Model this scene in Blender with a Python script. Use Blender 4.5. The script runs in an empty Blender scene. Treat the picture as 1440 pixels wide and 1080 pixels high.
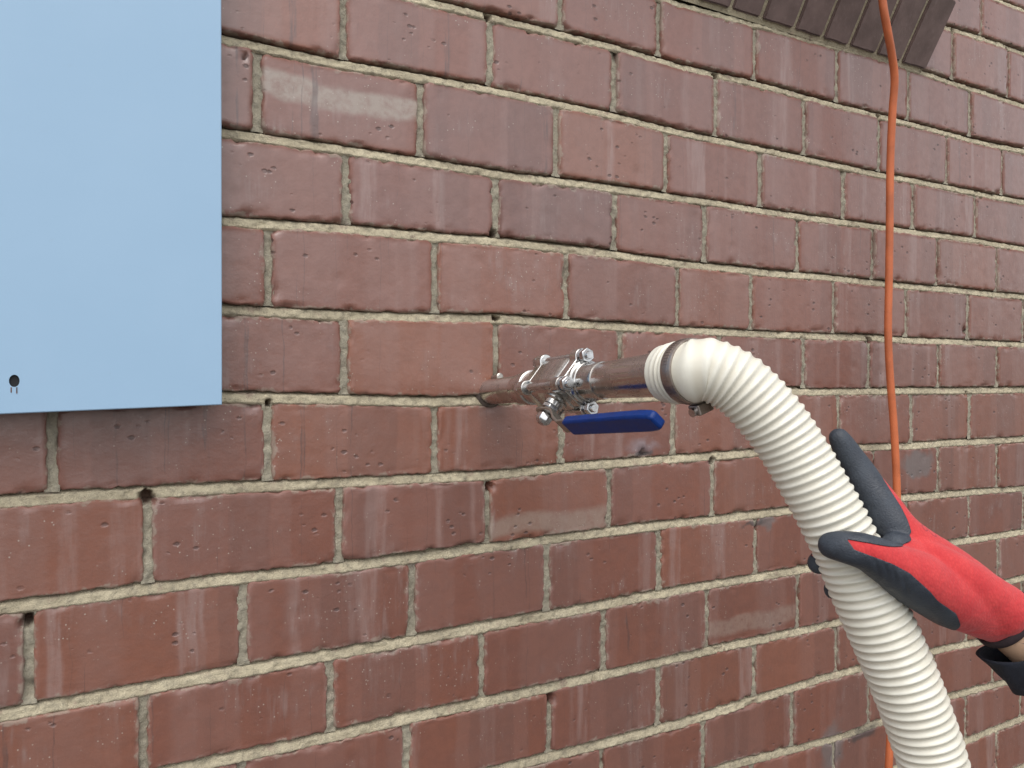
import bpy, bmesh, math, random
import numpy as np
from mathutils import Vector, Matrix

random.seed(7)
rng = np.random.default_rng(11)
scene = bpy.context.scene
COL = scene.collection

# ------------------------------------------------------------------ camera, sky, sun, exposure
FOC, YAW, PITCH, ROLL, DIST = 1081.0, 0.502271954, -0.00881727958, 0.00147903014, 0.810024892
CH = 1.38                                    # height of the camera above the paving
_ct, _st, _cp, _sp, _cr, _sr = math.cos(YAW), math.sin(YAW), math.cos(PITCH), math.sin(PITCH), math.cos(ROLL), math.sin(ROLL)
_right, _fwd, _down = Vector((_ct, -_st, 0)), Vector((_st, _ct, 0)), Vector((0, 0, -1))
_down2, _fwd2 = _down * _cp + _fwd * _sp, _fwd * _cp - _down * _sp
AX, AY = _right * _cr - _down2 * _sr, _right * _sr + _down2 * _cr
CAM = Vector((0, -DIST, CH))
cam_data = bpy.data.cameras.new('camera')
cam = bpy.data.objects.new('camera', cam_data)
COL.objects.link(cam)
_m = Matrix((AX, -AY, -_fwd2)).transposed().to_4x4()
_m.translation = CAM
cam.matrix_world = _m
cam_data.sensor_width = 36.0
cam_data.lens = FOC / 1440 * 36
cam_data.clip_start = 0.02
cam_data.clip_end = 500
scene.camera = cam

SUN_EL, SUN_AZ = math.radians(60), math.radians(-28)     # azimuth measured from the wall's outward normal, negative = to the left
sun_dir = Vector((math.sin(SUN_AZ) * math.cos(SUN_EL), -math.cos(SUN_AZ) * math.cos(SUN_EL), math.sin(SUN_EL)))
world = bpy.data.worlds.new('World')
scene.world = world
world.use_nodes = True
wn, wl = world.node_tree.nodes, world.node_tree.links
bg = wn['Background']
sky = wn.new('ShaderNodeTexSky')
sky.sky_type = 'NISHITA'
sky.sun_disc = False
sky.sun_elevation = SUN_EL
sky.sun_rotation = math.atan2(sun_dir.x, sun_dir.y)
sky.air_density, sky.dust_density, sky.ozone_density = 1.0, 2.5, 1.0
hs = wn.new('ShaderNodeHueSaturation')
hs.inputs['Saturation'].default_value = 0.16
wl.new(sky.outputs[0], hs.inputs['Color'])
wl.new(hs.outputs[0], bg.inputs['Color'])
bg.inputs['Strength'].default_value = 0.15
sun = bpy.data.lights.new('sun', 'SUN')
sun.energy = 0.6
sun.angle = math.radians(60)
sun.color = (1.0, 0.95, 0.88)
sun_o = bpy.data.objects.new('sun', sun)
COL.objects.link(sun_o)
sun_o.rotation_euler = (-sun_dir).to_track_quat('-Z', 'Y').to_euler()
scene.view_settings.view_transform = 'Standard'
scene.view_settings.look = 'None'
scene.view_settings.gamma = 1.0
scene.view_settings.exposure = 0.80
scene.render.engine = 'CYCLES'
scene.cycles.max_bounces = 6
scene.cycles.diffuse_bounces = 3
scene.cycles.glossy_bounces = 3
scene.render.resolution_x, scene.render.resolution_y = 1024, 768

# ------------------------------------------------------------------ helpers
def ray(x, y):
    return AX * ((x - 720) / FOC) + AY * ((y - 540) / FOC) + _fwd2

def at(x, y, off=0.0):
    """point of the photograph x, y on the plane `off` metres in front of the wall"""
    r = ray(x, y)
    return CAM + r * ((DIST - off) / r.y)

def atz(x, y, z):
    return CAM + ray(x, y) * z

def obj(name, mesh, mat=None, parent=None):
    o = bpy.data.objects.new(name, mesh)
    COL.objects.link(o)
    if mat is not None and len(mesh.materials) == 0:
        mesh.materials.append(mat)
    if parent is not None:
        o.parent = parent
    return o

def empty(name, mat=None):
    o = bpy.data.objects.new(name, None)
    o.empty_display_size = 0.05
    COL.objects.link(o)
    if mat is not None:
        o.matrix_world = mat
    return o

def tag(o, label=None, cat=None, group=None, kind=None):
    if label: o['label'] = label
    if cat: o['category'] = cat
    if group: o['group'] = group
    if kind: o['kind'] = kind
    return o

def mesh_np(name, V, F, smooth=True):
    """mesh from a vertex array and a quad array"""
    me = bpy.data.meshes.new(name)
    V = np.asarray(V, np.float32); F = np.asarray(F, np.int32)
    k = F.shape[1]
    me.vertices.add(len(V)); me.vertices.foreach_set('co', V.ravel())
    me.loops.add(F.size); me.loops.foreach_set('vertex_index', F.ravel())
    me.polygons.add(len(F)); me.polygons.foreach_set('loop_start', np.arange(0, F.size, k, dtype=np.int32))
    me.polygons.foreach_set('use_smooth', np.full(len(F), smooth))
    me.update(calc_edges=True); me.validate()
    return me

def bm_mesh(bm, name, smooth=False):
    bmesh.ops.recalc_face_normals(bm, faces=bm.faces)
    for f in bm.faces: f.smooth = smooth
    me = bpy.data.meshes.new(name); bm.to_mesh(me); bm.free()
    return me

def smooth_angle(o, deg=35):
    me = o.data
    me.polygons.foreach_set('use_smooth', np.full(len(me.polygons), True))
    me.set_sharp_from_angle(angle=math.radians(deg))

def bevel(o, w, seg=2, deg=35):
    b = o.modifiers.new('bevel', 'BEVEL'); b.width = w; b.segments = seg; b.limit_method = 'ANGLE'; b.angle_limit = math.radians(deg)
    b.harden_normals = False
    return o

def hash3(ix, iy, iz, seed=0):
    h = (ix * 374761393 + iy * 668265263 + iz * 2147483647 + seed * 1274126177) & 0xffffffff
    h = ((h ^ (h >> 13)) * 1274126177) & 0xffffffff
    h = ((h ^ (h >> 16)) * 2246822519) & 0xffffffff
    return ((h ^ (h >> 15)) & 0xffffff) / float(0xffffff)

def vnoise(P, seed=0):
    P = np.asarray(P, float)
    I = np.floor(P).astype(np.int64); f = P - I
    f = f * f * (3 - 2 * f)
    x, y, z = I[..., 0], I[..., 1], I[..., 2]
    r = 0
    for dx in (0, 1):
        for dy in (0, 1):
            for dz in (0, 1):
                w = (f[..., 0] if dx else 1 - f[..., 0]) * (f[..., 1] if dy else 1 - f[..., 1]) * (f[..., 2] if dz else 1 - f[..., 2])
                r = r + w * hash3(x + dx, y + dy, z + dz, seed)
    return r * 2 - 1

def fbm(P, octv=3, seed=0):
    a, s, r = 1.0, 0.0, 0
    P = np.asarray(P, float)
    for i in range(octv):
        r = r + a * vnoise(P, seed + i * 17); s += a; a *= 0.5; P = P * 2.03
    return r / s

def add_box(bm, c, s, rot=None):
    m = Matrix.Translation(c)
    if rot is not None: m = m @ rot
    return bmesh.ops.create_cube(bm, size=1, matrix=m @ Matrix.Diagonal((s[0], s[1], s[2], 1)))['verts']

def lathe(prof, n=32, axis='x', closed_ends=True):
    """surface of revolution about local X: prof = [(x, r), ...]"""
    V, F = [], []
    for x, r in prof:
        for i in range(n):
            a = 2 * math.pi * i / n
            V.append((x, r * math.cos(a), r * math.sin(a)))
    for j in range(len(prof) - 1):
        for i in range(n):
            F.append((j * n + i, j * n + (i + 1) % n, (j + 1) * n + (i + 1) % n, (j + 1) * n + i))
    me = bpy.data.meshes.new('lathe')
    bm = bmesh.new()
    vs = [bm.verts.new(v) for v in V]
    for f in F: bm.faces.new([vs[k] for k in f])
    if closed_ends:
        bm.faces.new(vs[:n]); bm.faces.new(vs[-n:])
    return bm

def tube_np(pts, radii, n=16, cap=True):
    """plain tube along a polyline of Vectors"""
    pts = [Vector(p) for p in pts]
    T = []
    for i in range(len(pts)):
        T.append((pts[min(i + 1, len(pts) - 1)] - pts[max(i - 1, 0)]).normalized())
    u = T[0].orthogonal().normalized()
    V, F = [], []
    for i, p in enumerate(pts):
        u = (u - T[i] * u.dot(T[i])).normalized(); w = T[i].cross(u)
        r = radii[i] if hasattr(radii, '__len__') else radii
        for k in range(n):
            a = 2 * math.pi * k / n
            V.append(p + u * (r * math.cos(a)) + w * (r * math.sin(a)))
    for i in range(len(pts) - 1):
        for k in range(n):
            F.append((i * n + k, i * n + (k + 1) % n, (i + 1) * n + (k + 1) % n, (i + 1) * n + k))
    bm = bmesh.new(); vs = [bm.verts.new(v) for v in V]
    for f in F: bm.faces.new([vs[k] for k in f])
    if cap:
        bm.faces.new(vs[:n][::-1]); bm.faces.new(vs[-n:])
    return bm

def catmull(P, per=8):
    P = [Vector(p) for p in P]
    out = []
    for i in range(len(P) - 1):
        p0, p1, p2, p3 = P[max(i - 1, 0)], P[i], P[i + 1], P[min(i + 2, len(P) - 1)]
        for k in range(per):
            t = k / per
            out.append(0.5 * ((2 * p1) + (p2 - p0) * t + (2 * p0 - 5 * p1 + 4 * p2 - p3) * t * t + (3 * p1 - p0 - 3 * p2 + p3) * t ** 3))
    out.append(P[-1])
    return out

def resample(P, step):
    d = [0.0]
    for a, b in zip(P, P[1:]): d.append(d[-1] + (b - a).length)
    n = max(2, int(round(d[-1] / step)) + 1)
    s = np.linspace(0, d[-1], n)
    A = np.array([tuple(p) for p in P])
    return np.stack([np.interp(s, d, A[:, k]) for k in range(3)], 1), s

# ------------------------------------------------------------------ materials
class NT:
    def __init__(self, name):
        self.m = bpy.data.materials.new(name); self.m.use_nodes = True
        self.t = self.m.node_tree; self.n = self.t.nodes
        self.b = self.n['Principled BSDF']
    def new(self, typ, **kw):
        nd = self.n.new(typ)
        for k, v in kw.items(): setattr(nd, k, v)
        return nd
    def put(self, sock, v):
        if hasattr(v, 'is_output') and v.is_output: self.t.links.new(v, sock)
        elif v is not None:
            try: sock.default_value = v
            except TypeError: sock.default_value = tuple(v) + (1.0,)
    def math(self, op, a, b=None, c=None, clamp=False):
        nd = self.new('ShaderNodeMath', operation=op, use_clamp=clamp)
        for i, v in enumerate((a, b, c)):
            if v is not None: self.put(nd.inputs[i], v)
        return nd.outputs[0]
    def vmath(self, op, a, b=None):
        nd = self.new('ShaderNodeVectorMath', operation=op)
        self.put(nd.inputs[0], a)
        if b is not None: self.put(nd.inputs[1], b)
        return nd.outputs[1] if op in ('LENGTH', 'DISTANCE') else nd.outputs[0]
    def noise(self, vec, scale, detail=3, rough=0.5, dim='3D', w=None, dist=0.0):
        nd = self.new('ShaderNodeTexNoise', noise_dimensions=dim)
        if dim != '1D': self.put(nd.inputs['Vector'], vec)
        if w is not None: self.put(nd.inputs['W'], w)
        nd.inputs['Scale'].default_value = scale; nd.inputs['Detail'].default_value = detail
        nd.inputs['Roughness'].default_value = rough; nd.inputs['Distortion'].default_value = dist
        return nd.outputs['Fac']
    def voro(self, vec, scale, feature='F1', rnd=1.0, out='Distance'):
        nd = self.new('ShaderNodeTexVoronoi', feature=feature)
        self.put(nd.inputs['Vector'], vec); nd.inputs['Scale'].default_value = scale
        nd.inputs['Randomness'].default_value = rnd
        return nd.outputs[out]
    def ramp(self, v, a, b, lo=0.0, hi=1.0, smooth=True):
        nd = self.new('ShaderNodeMapRange', interpolation_type='SMOOTHSTEP' if smooth else 'LINEAR', clamp=True)
        self.put(nd.inputs[0], v)
        for i, x in enumerate((a, b, lo, hi)): nd.inputs[i + 1].default_value = x
        return nd.outputs[0]
    def mix(self, f, a, b, blend='MIX'):
        nd = self.new('ShaderNodeMix', data_type='RGBA', blend_type=blend)
        self.put(nd.inputs[0], f); self.put(nd.inputs[6], a if hasattr(a, 'is_output') else tuple(a) + (1,)); self.put(nd.inputs[7], b if hasattr(b, 'is_output') else tuple(b) + (1,))
        return nd.outputs[2]
    def coord(self, which='Object'):
        return self.new('ShaderNodeTexCoord').outputs[which]
    def sep(self, v):
        nd = self.new('ShaderNodeSeparateXYZ'); self.put(nd.inputs[0], v); return nd.outputs
    def comb(self, x=0, y=0, z=0):
        nd = self.new('ShaderNodeCombineXYZ')
        for i, v in enumerate((x, y, z)): self.put(nd.inputs[i], v)
        return nd.outputs[0]
    def bump(self, h, strength=0.3, dist=0.001, normal=None):
        nd = self.new('ShaderNodeBump'); nd.inputs['Strength'].default_value = strength; nd.inputs['Distance'].default_value = dist
        self.put(nd.inputs['Height'], h)
        if normal is not None: self.put(nd.inputs['Normal'], normal)
        return nd.outputs[0]
    def set(self, **kw):
        for k, v in kw.items(): self.put(self.b.inputs[k.replace('_', ' ')], v)
        return self.m

def spots_mask(nt, spots, p):
    """irregular stains at places of the wall; spots = [(point, radius x, radius z, hardness)]"""
    tot = None
    for c, rx, rz, hard in spots:
        d = nt.vmath('SUBTRACT', p, tuple(c))
        d = nt.vmath('MULTIPLY', d, (1 / rx, 0.0, 1 / rz))
        mk = nt.ramp(nt.vmath('LENGTH', d), 1.0, hard)
        tot = mk if tot is None else nt.math('MAXIMUM', tot, mk)
    return tot

def wall_stains(nt):
    """warped wall position shared by all stains"""
    geo = nt.new('ShaderNodeNewGeometry').outputs['Position']
    nz = nt.new('ShaderNodeTexNoise'); nz.inputs['Scale'].default_value = 55; nz.inputs['Detail'].default_value = 2
    nt.put(nz.inputs['Vector'], geo)
    wv = nt.vmath('SUBTRACT', nz.outputs['Color'], (0.5, 0.5, 0.5))
    wv = nt.vmath('MULTIPLY', wv, (0.03, 0.0, 0.03))
    return nt.vmath('ADD', geo, wv)

def mat_brick(name='fired clay brick', use_obj=True):
    nt = NT(name)
    P = nt.coord('Object')
    oi = nt.new('ShaderNodeObjectInfo')
    rnd = oi.outputs['Random']
    off = nt.math('MULTIPLY', rnd, 37.0)
    base = oi.outputs['Color'] if use_obj else (0.165, 0.066, 0.052)
    Pw = nt.vmath('ADD', P, nt.comb(off, nt.math('MULTIPLY', rnd, 91.0), off))
    n1 = nt.noise(Pw, 17, 3, 0.6)                                    # broad mottling
    c = nt.mix(nt.ramp(n1, 0.3, 0.7), nt.mix(0.28, base, (0.22, 0.070, 0.035)), nt.mix(0.18, base, (0.15, 0.062, 0.046)))
    n2 = nt.noise(Pw, 85, 4, 0.68)
    c = nt.mix(nt.ramp(n2, 0.28, 0.72, 0.0, 0.6), nt.mix(0.18, c, (0.25, 0.12, 0.09)), nt.mix(0.30, c, (0.070, 0.030, 0.022)))
    xyz = nt.sep(P)
    # kiln kiss marks: paler upright bands on some bricks
    streak = nt.noise(nt.vmath('MULTIPLY', Pw, (120, 1, 14)), 1.0, 3, 0.65)
    wx = nt.math('ADD', xyz[0], nt.math('MULTIPLY', nt.math('SUBTRACT', n1, 0.5), 0.012))
    k = nt.noise(None, 24, 1, 0.5, dim='1D', w=nt.math('ADD', wx, off))
    kb = nt.math('MULTIPLY', nt.ramp(k, 0.56, 0.66), nt.ramp(streak, 0.32, 0.62, 0.15, 0.8))
    kb = nt.math('MULTIPLY', kb, nt.ramp(nt.math('FRACT', nt.math('MULTIPLY', rnd, 7.7)), 0.35, 0.9, 0.12, 0.62))
    c = nt.mix(kb, c, (0.30, 0.205, 0.185))
    k2 = nt.noise(None, 11, 0, 0.5, dim='1D', w=nt.math('ADD', wx, nt.math('MULTIPLY', off, 1.7)))     # firing shades side by side
    c = nt.mix(nt.ramp(k2, 0.44, 0.50, 0.0, 0.22), c, (0.23, 0.13, 0.11))
    c = nt.mix(nt.ramp(k2, 0.66, 0.70, 0.0, 0.20), c, (0.07, 0.028, 0.022))
    # pale lying band of some bricks
    at_ = nt.new('ShaderNodeAttribute', attribute_type='OBJECT', attribute_name='band')
    bz = nt.new('ShaderNodeAttribute', attribute_type='OBJECT', attribute_name='band_height')
    zz = nt.math('ADD', xyz[2], nt.math('MULTIPLY', nt.math('SUBTRACT', n1, 0.5), 0.025))
    dz = nt.math('ABSOLUTE', nt.math('SUBTRACT', zz, bz.outputs['Fac']))
    bm_ = nt.math('MULTIPLY', nt.ramp(dz, 0.016, 0.007), at_.outputs['Fac'])
    bm_ = nt.math('MULTIPLY', bm_, nt.ramp(n2, 0.7, 0.4, 0.45, 1.0))
    c = nt.mix(bm_, c, (0.30, 0.245, 0.20))
    # thin upright drag creases
    crease = nt.ramp(nt.math('ABSOLUTE', nt.math('SUBTRACT', k, 0.43)), 0.006, 0.0)
    crease = nt.math('MULTIPLY', crease, nt.ramp(streak, 0.42, 0.6))
    c = nt.mix(nt.math('MULTIPLY', crease, 0.6), c, (0.055, 0.028, 0.025))
    # mortar film at the arrises, lime bloom
    ed = nt.new('ShaderNodeAttribute', attribute_type='GEOMETRY', attribute_name='arris').outputs['Fac']
    film = nt.ramp(nt.math('ADD', nt.math('ADD', nt.math('MULTIPLY', n2, 1.0), nt.math('MULTIPLY', n1, 0.7)), nt.math('MULTIPLY', ed, -45.0)), 0.74, 0.92)
    c = nt.mix(nt.math('MULTIPLY', film, 0.55), c, (0.30, 0.255, 0.20))
    bloom = nt.math('MULTIPLY', nt.ramp(n1, 0.52, 0.7), nt.ramp(streak, 0.45, 0.75, 0, 0.45))
    c = nt.mix(bloom, c, (0.27, 0.20, 0.185))
    # grit: pale grains and dark pits
    v1 = nt.voro(Pw, 170)
    grain = nt.math('MULTIPLY', nt.ramp(v1, 0.16, 0.07), nt.ramp(n1, 0.50, 0.60))
    c = nt.mix(nt.math('MULTIPLY', grain, 0.75), c, (0.42, 0.36, 0.31))
    v2 = nt.voro(nt.vmath('MULTIPLY', Pw, (0.75, 1, 1.1)), 82)
    psel = nt.noise(nt.vmath('ADD', Pw, (3, 9, 1)), 24, 1)
    pit = nt.math('MULTIPLY', nt.ramp(nt.math('ADD', v2, nt.math('MULTIPLY', n2, 0.35)), 0.42, 0.26), nt.ramp(psel, 0.56, 0.64))
    c = nt.mix(nt.math('MULTIPLY', pit, 0.7), c, (0.045, 0.02, 0.018))
    if use_obj:                                                      # marks of their own at known places of the wall
        wp = wall_stains(nt)
        c = nt.mix(nt.math('MULTIPLY', spots_mask(nt, STAIN_GREY, wp), 0.7), c, (0.13, 0.118, 0.115))
        c = nt.mix(nt.math('MULTIPLY', spots_mask(nt, STAIN_SOOT_SHADE, wp), 0.75), c, (0.035, 0.03, 0.03))
        c = nt.mix(nt.math('MULTIPLY', spots_mask(nt, STAIN_PALE, wp), 0.55), c, (0.28, 0.25, 0.28))
    h = nt.math('ADD', nt.math('MULTIPLY', n2, 1.0), nt.math('MULTIPLY', streak, 0.35))
    h = nt.math('SUBTRACT', h, nt.math('MULTIPLY', pit, 1.8))
    rough = nt.math('ADD', nt.ramp(n2, 0.2, 0.8, 0.30, 0.45), nt.math('ADD', nt.math('MULTIPLY', pit, 0.3), nt.ramp(ed, .006, .001, 0, .4)))
    return nt.set(Base_Color=c, Roughness=rough, Normal=nt.bump(h, 0.48, 0.0011), Specular_IOR_Level=1.0, Coat_Weight=nt.ramp(ed, .002, .008, 0, .45), Coat_Roughness=.32)

def mat_mortar():
    nt = NT('lime mortar')
    P = nt.new('ShaderNodeNewGeometry').outputs['Position']
    n1 = nt.noise(P, 14, 3, 0.6); n2 = nt.noise(P, 150, 5, 0.72)
    c = nt.mix(nt.ramp(n1, 0.3, 0.7), (0.37, 0.32, 0.225), (0.51, 0.45, 0.32))
    c = nt.mix(nt.ramp(n2, 0.45, 0.72, 0, 0.65), c, (0.19, 0.17, 0.135))
    c = nt.mix(nt.ramp(nt.noise(P, 45, 3, 0.7), 0.56, 0.70, 0, 0.55), c, (0.27, 0.19, 0.155))
    pr = nt.new('ShaderNodeAttribute', attribute_type='GEOMETRY', attribute_name='perpend').outputs['Fac']
    c = nt.mix(nt.math('MULTIPLY', pr, 0.55), c, (0.24, 0.225, 0.19))
    ho = nt.new('ShaderNodeAttribute', attribute_type='GEOMETRY', attribute_name='hole').outputs['Fac']
    c = nt.mix(nt.math('MULTIPLY', ho, 0.9), c, (0.075, 0.035, 0.024))
    soot_shade = spots_mask(nt, STAIN_SOOT_SHADE, wall_stains(nt)); c = nt.mix(nt.math('MULTIPLY', soot_shade, 0.55), c, (0.08, 0.075, 0.07))
    return nt.set(Base_Color=c, Roughness=0.9, Normal=nt.bump(n2, 1.0, 0.003), Specular_IOR_Level=0.25)

def mat_simple(name, color, rough=0.5, metal=0.0, vary=0.12, scale=40, bump=0.15, bscale=300, bdist=0.0005, spec=0.5):
    nt = NT(name)
    P = nt.coord('Object')
    n = nt.noise(P, scale, 4, 0.6)
    dark = tuple(v * (1 - vary * 2) for v in color); lite = tuple(min(1, v * (1 + vary)) for v in color)
    c = nt.mix(nt.ramp(n, 0.3, 0.7), dark, lite)
    r = nt.ramp(n, 0.2, 0.8, max(0.02, rough - 0.08), min(1, rough + 0.08))
    nb = nt.bump(nt.noise(P, bscale, 3, 0.6), bump, bdist)
    return nt.set(Base_Color=c, Roughness=r, Metallic=metal, Normal=nb, Specular_IOR_Level=spec)

# stains with a place of their own (wall points)
STAIN_GREY = [(at(1292, 652), 0.05, 0.028, 0.6), (at(1080, 733), 0.022, 0.012, 0.4), (at(1170, 1050), 0.035, 0.05, 0.5)]
STAIN_SOOT_SHADE = [(at(1215, 1030), 0.055, 0.014, 0.4), (at(905, 640), 0.018, 0.007, 0.5), (at(688, 556), 0.018, 0.022, 0.1), (at(1062, 735), 0.03, 0.006, 0.4)]  # pipe entry spot is dirt with the shadow under the pipe painted in
STAIN_PALE = [(at(905, 628), 0.038, 0.016, 0.0)]

M_BRICK = mat_brick()
M_BRICKF = mat_brick('fired clay brick far', False)
M_MORTAR = mat_mortar()

# ------------------------------------------------------------------ the setting: paving
nt = NT('concrete paving')
P = nt.coord('Object')
c = nt.mix(nt.ramp(nt.noise(P, 3, 6, 0.65), 0.3, 0.7), (0.09, 0.085, 0.078), (0.15, 0.142, 0.13))
c = nt.mix(nt.ramp(nt.noise(P, 90, 4, 0.7), 0.4, 0.8, 0, 0.4), c, (0.12, 0.115, 0.11))
M_PAVE = nt.set(Base_Color=c, Roughness=0.9, Normal=nt.bump(nt.noise(P, 120, 4, 0.7), 0.5, 0.003))
bm = bmesh.new()
bmesh.ops.create_grid(bm, x_segments=40, y_segments=40, size=120)
ground = obj('ground', bm_mesh(bm, 'ground'), M_PAVE)
tag(ground, kind='structure')

# ------------------------------------------------------------------ brick wall: joints measured from the photograph
C0 = 0.09
BEDS = {'W': [(1407, 0), (1440, 13)], 'X': [(1327, 37), (1380, 52), (1440, 73)],
'Y': [(960, 5), (1060, 33), (1193, 67), (1260, 88), (1440, 148)],
'Z': [(597, 0), (680, 20), (860, 62), (960, 95), (1060, 115), (1233, 160), (1367, 197), (1440, 210)],
'A': [(312, 52), (480, 88), (680, 123), (860, 160), (960, 187), (1173, 230), (1243, 245), (1440, 283)],
'B': [(312, 185), (480, 206), (693, 242), (813, 257), (960, 278), (1120, 303), (1373, 337), (1440, 350)],
'C': [(312, 310), (480, 320), (693, 337), (863, 355), (960, 372), (1120, 385), (1440, 417)],
'D': [(312, 433), (480, 444), (693, 447), (960, 463), (1120, 470), (1440, 485)],
'E': [(312, 557), (480, 561), (613, 563), (847, 560), (1127, 550), (1440, 548)],
'F': [(0, 705), (480, 677), (680, 670), (787, 657), (960, 644), (1070, 635), (1293, 627), (1440, 617)],
'G': [(0, 855), (200, 828), (480, 798), (680, 770), (960, 736), (1267, 700), (1440, 686)],
'H': [(0, 1007), (207, 968), (480, 920), (680, 883), (960, 828), (1123, 803), (1343, 763), (1440, 748)],
'I': [(267, 1078), (480, 1035), (580, 1010), (773, 968), (960, 923), (1173, 877), (1440, 813)],
'J': [(720, 1078), (960, 1018), (1160, 953), (1313, 917), (1380, 902)],
'K': [(1043, 1073), (1173, 1040), (1240, 1015), (1330, 981), (1440, 953)],
'L': [(1354, 1045), (1439, 1010)]}
ORDER = 'WXYZABCDEFGHIJKL'
PERP = {'W': [1380], 'X': [1340, 1418], 'Y': [788, 927, 1062, 1178, 1278, 1365],
'Z': [483, 690, 865, 1007, 1132, 1237, 1332, 1410], 'A': [362, 592, 783, 937, 1070, 1188, 1285, 1372],
'B': [487, 698, 865, 992, 1122, 1228, 1318, 1402], 'C': [377, 612, 797, 953, 1057, 1173, 1275, 1362],
'D': [485, 698, 873, None, 1131, 1223, 1320, 1403], 'E': [73, 377, 612, 790, 948, None, 1180, 1283, 1365],
'F': [208, 477, 686, 858, 1003, None, None, 1320, 1403], 'G': [40, 343, 580, 770, 928, 1063, None, None, 1363],
'H': [202, 465, 678, 850, 995, 1123, None, None, 1405], 'I': [572, 773, 927, 1062, 1177, None, 1360],
'J': [847, 990, 1115, 1222, None, 1397], 'K': [1173, None, 1359, 1436], 'L': [1402]}
Z0 = CH - 0.0236099356                       # height of joint E
U_MIN, U_MAX = -1.6, 3.4
ZTOP = CH + 1.45
bed_knots = {}
for i, n in enumerate(ORDER):
    nom = Z0 - (i - 8) * C0
    pts = sorted([(p.x, p.z) for p in (at(x, y) for x, y in BEDS[n])])
    us = [p[0] for p in pts]; dz = [p[1] - nom for p in pts]
    if len(pts) >= 4:                        # soften the reading noise
        cf = np.polyfit(us, dz, 3); sm = np.polyval(cf, us); dz = [0.6 * a + 0.4 * b for a, b in zip(dz, sm)]
    bed_knots[i] = ([us[0] - 0.6] + us + [us[-1] + 0.6], [0.0 + dz[0] * 0.5] + dz + [dz[-1] * 0.5], nom)
def bed(i, u):
    """height of bed joint i (0 = W) at u"""
    u = np.asarray(u, float)
    w = 0.0011 * vnoise(np.stack([u * 9, np.full_like(u, i * 7.3), np.zeros_like(u)], -1), 5)
    if i in bed_knots:
        a, b, nom = bed_knots[i]
        return nom + np.interp(u, a, b) + w
    return Z0 - (i - 8) * C0 + w
def perps(i):
    """u of the upright joints in the course under bed i, over the whole wall"""
    L = 0.1785
    if 0 <= i < len(ORDER):
        v = PERP[ORDER[i]]
        us = [None if x is None else at(x, 300).x for x in v]
        # x is read at mid course: refine with the height there
        for k, x in enumerate(v):
            if x is not None:
                y = 300.0
                for _ in range(4):
                    p = at(x, y); zt = (float(bed(i, p.x)) + float(bed(i + 1, p.x))) / 2
                    y += (p.z - zt) * FOC / max(0.3, (p - CAM).dot(_fwd2))
                us[k] = at(x, y).x
        k = 0
        while k < len(us):
            if us[k] is None:
                j = k
                while us[j] is None: j += 1
                a, b = us[k - 1], us[j]
                for m in range(k, j): us[m] = a + (b - a) * (m - k + 1) / (j - k + 1)
                k = j
            k += 1
    else:
        us = [0.05 + (0.09 if i % 2 else 0.0)]
    r = random.Random(100 + i)
    while us[0] > U_MIN: us.insert(0, us[0] - L - r.uniform(-.003, .003))
    while us[-1] < U_MAX: us.append(us[-1] + L + r.uniform(-.003, .003))
    return us

wall = empty('brick_wall', Matrix.Translation((0.5, 0, 0)))
tag(wall, 'weathered red brick wall with pale mortar filling the whole background', 'wall')
WINV = Matrix.Translation((-0.5, 0, 0))

ROW0 = -int((ZTOP - (Z0 + 8 * C0)) / C0)      # topmost course index
ROW1 = 8 + int(Z0 / C0) - 1                   # lowest course index
SILL_X = [1297, 1263, 1228, 1190, 1153, 1113, 1067, 1024]
SILL_Y = [97, 90, 78, 66, 52, 36, 27, 4]
sill_u = [at(x, y).x for x, y in zip(SILL_X, SILL_Y)]
SILL_END = sill_u[0]
while sill_u[-1] > 0.42: sill_u.append(sill_u[-1] - 0.0635)
SILL_L = sill_u[-1]
BH, PH = 0.0058, 0.0038                       # half joint thickness: bed, perpend

# holes in the joints (photograph x, y, radius)
HOLES = [(p, r) for p, r in ((at(686, 22), .0065), (at(207, 700), .0075), (at(1009, 106), .006), (at(1236, 163), .005), (at(1224, 478), .0055),
         (at(1003, 648), .0055), (at(1341, 42), .005), (at(1417, 70), .005), (at(346, 80), .004), (at(695, 328), .005), (at(38, 874), .006),
         (at(697, 447), .0045), (at(689, 684), .0055), (at(378, 566), .004), (at(996, 565), .006), (at(905, 638), .0055), (at(1360, 553), .004))]
HOLES = [(p, r * .8) for p, r in HOLES]
HOLES += [(at(775, 985), .006), (at(1357, 466), .004)]

def hole_push(X, Z, depth=0.016):
    d = np.zeros_like(X)
    x0, x1, z0, z1 = X.min() - .02, X.max() + .02, Z.min() - .02, Z.max() + .02
    for p, r in HOLES:
        if not (x0 < p.x < x1 and z0 < p.z < z1): continue
        q = ((X - p.x) ** 2 + (Z - p.z) ** 2) / (r * r)
        m = q < 6
        if not m.any(): continue
        qq = q[m] * (1 + .75 * vnoise(np.stack([X[m] * 260, Z[m] * 260, np.full(m.sum(), p.x * 50)], -1), 6))
        d[m] = np.maximum(d[m], depth * np.clip(1.25 - qq, 0, 1) ** 0.5)
    return d

def edge_samples(a, b, core):
    L = b - a
    e = np.array([0, .0006, .0014, .0026, .0045, .0075])
    n = max(3, int((L - .015) / core))
    return np.concatenate([a + e, np.linspace(a + .0075, b - .0075, n + 1)[1:-1], b - e[::-1]])

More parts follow.
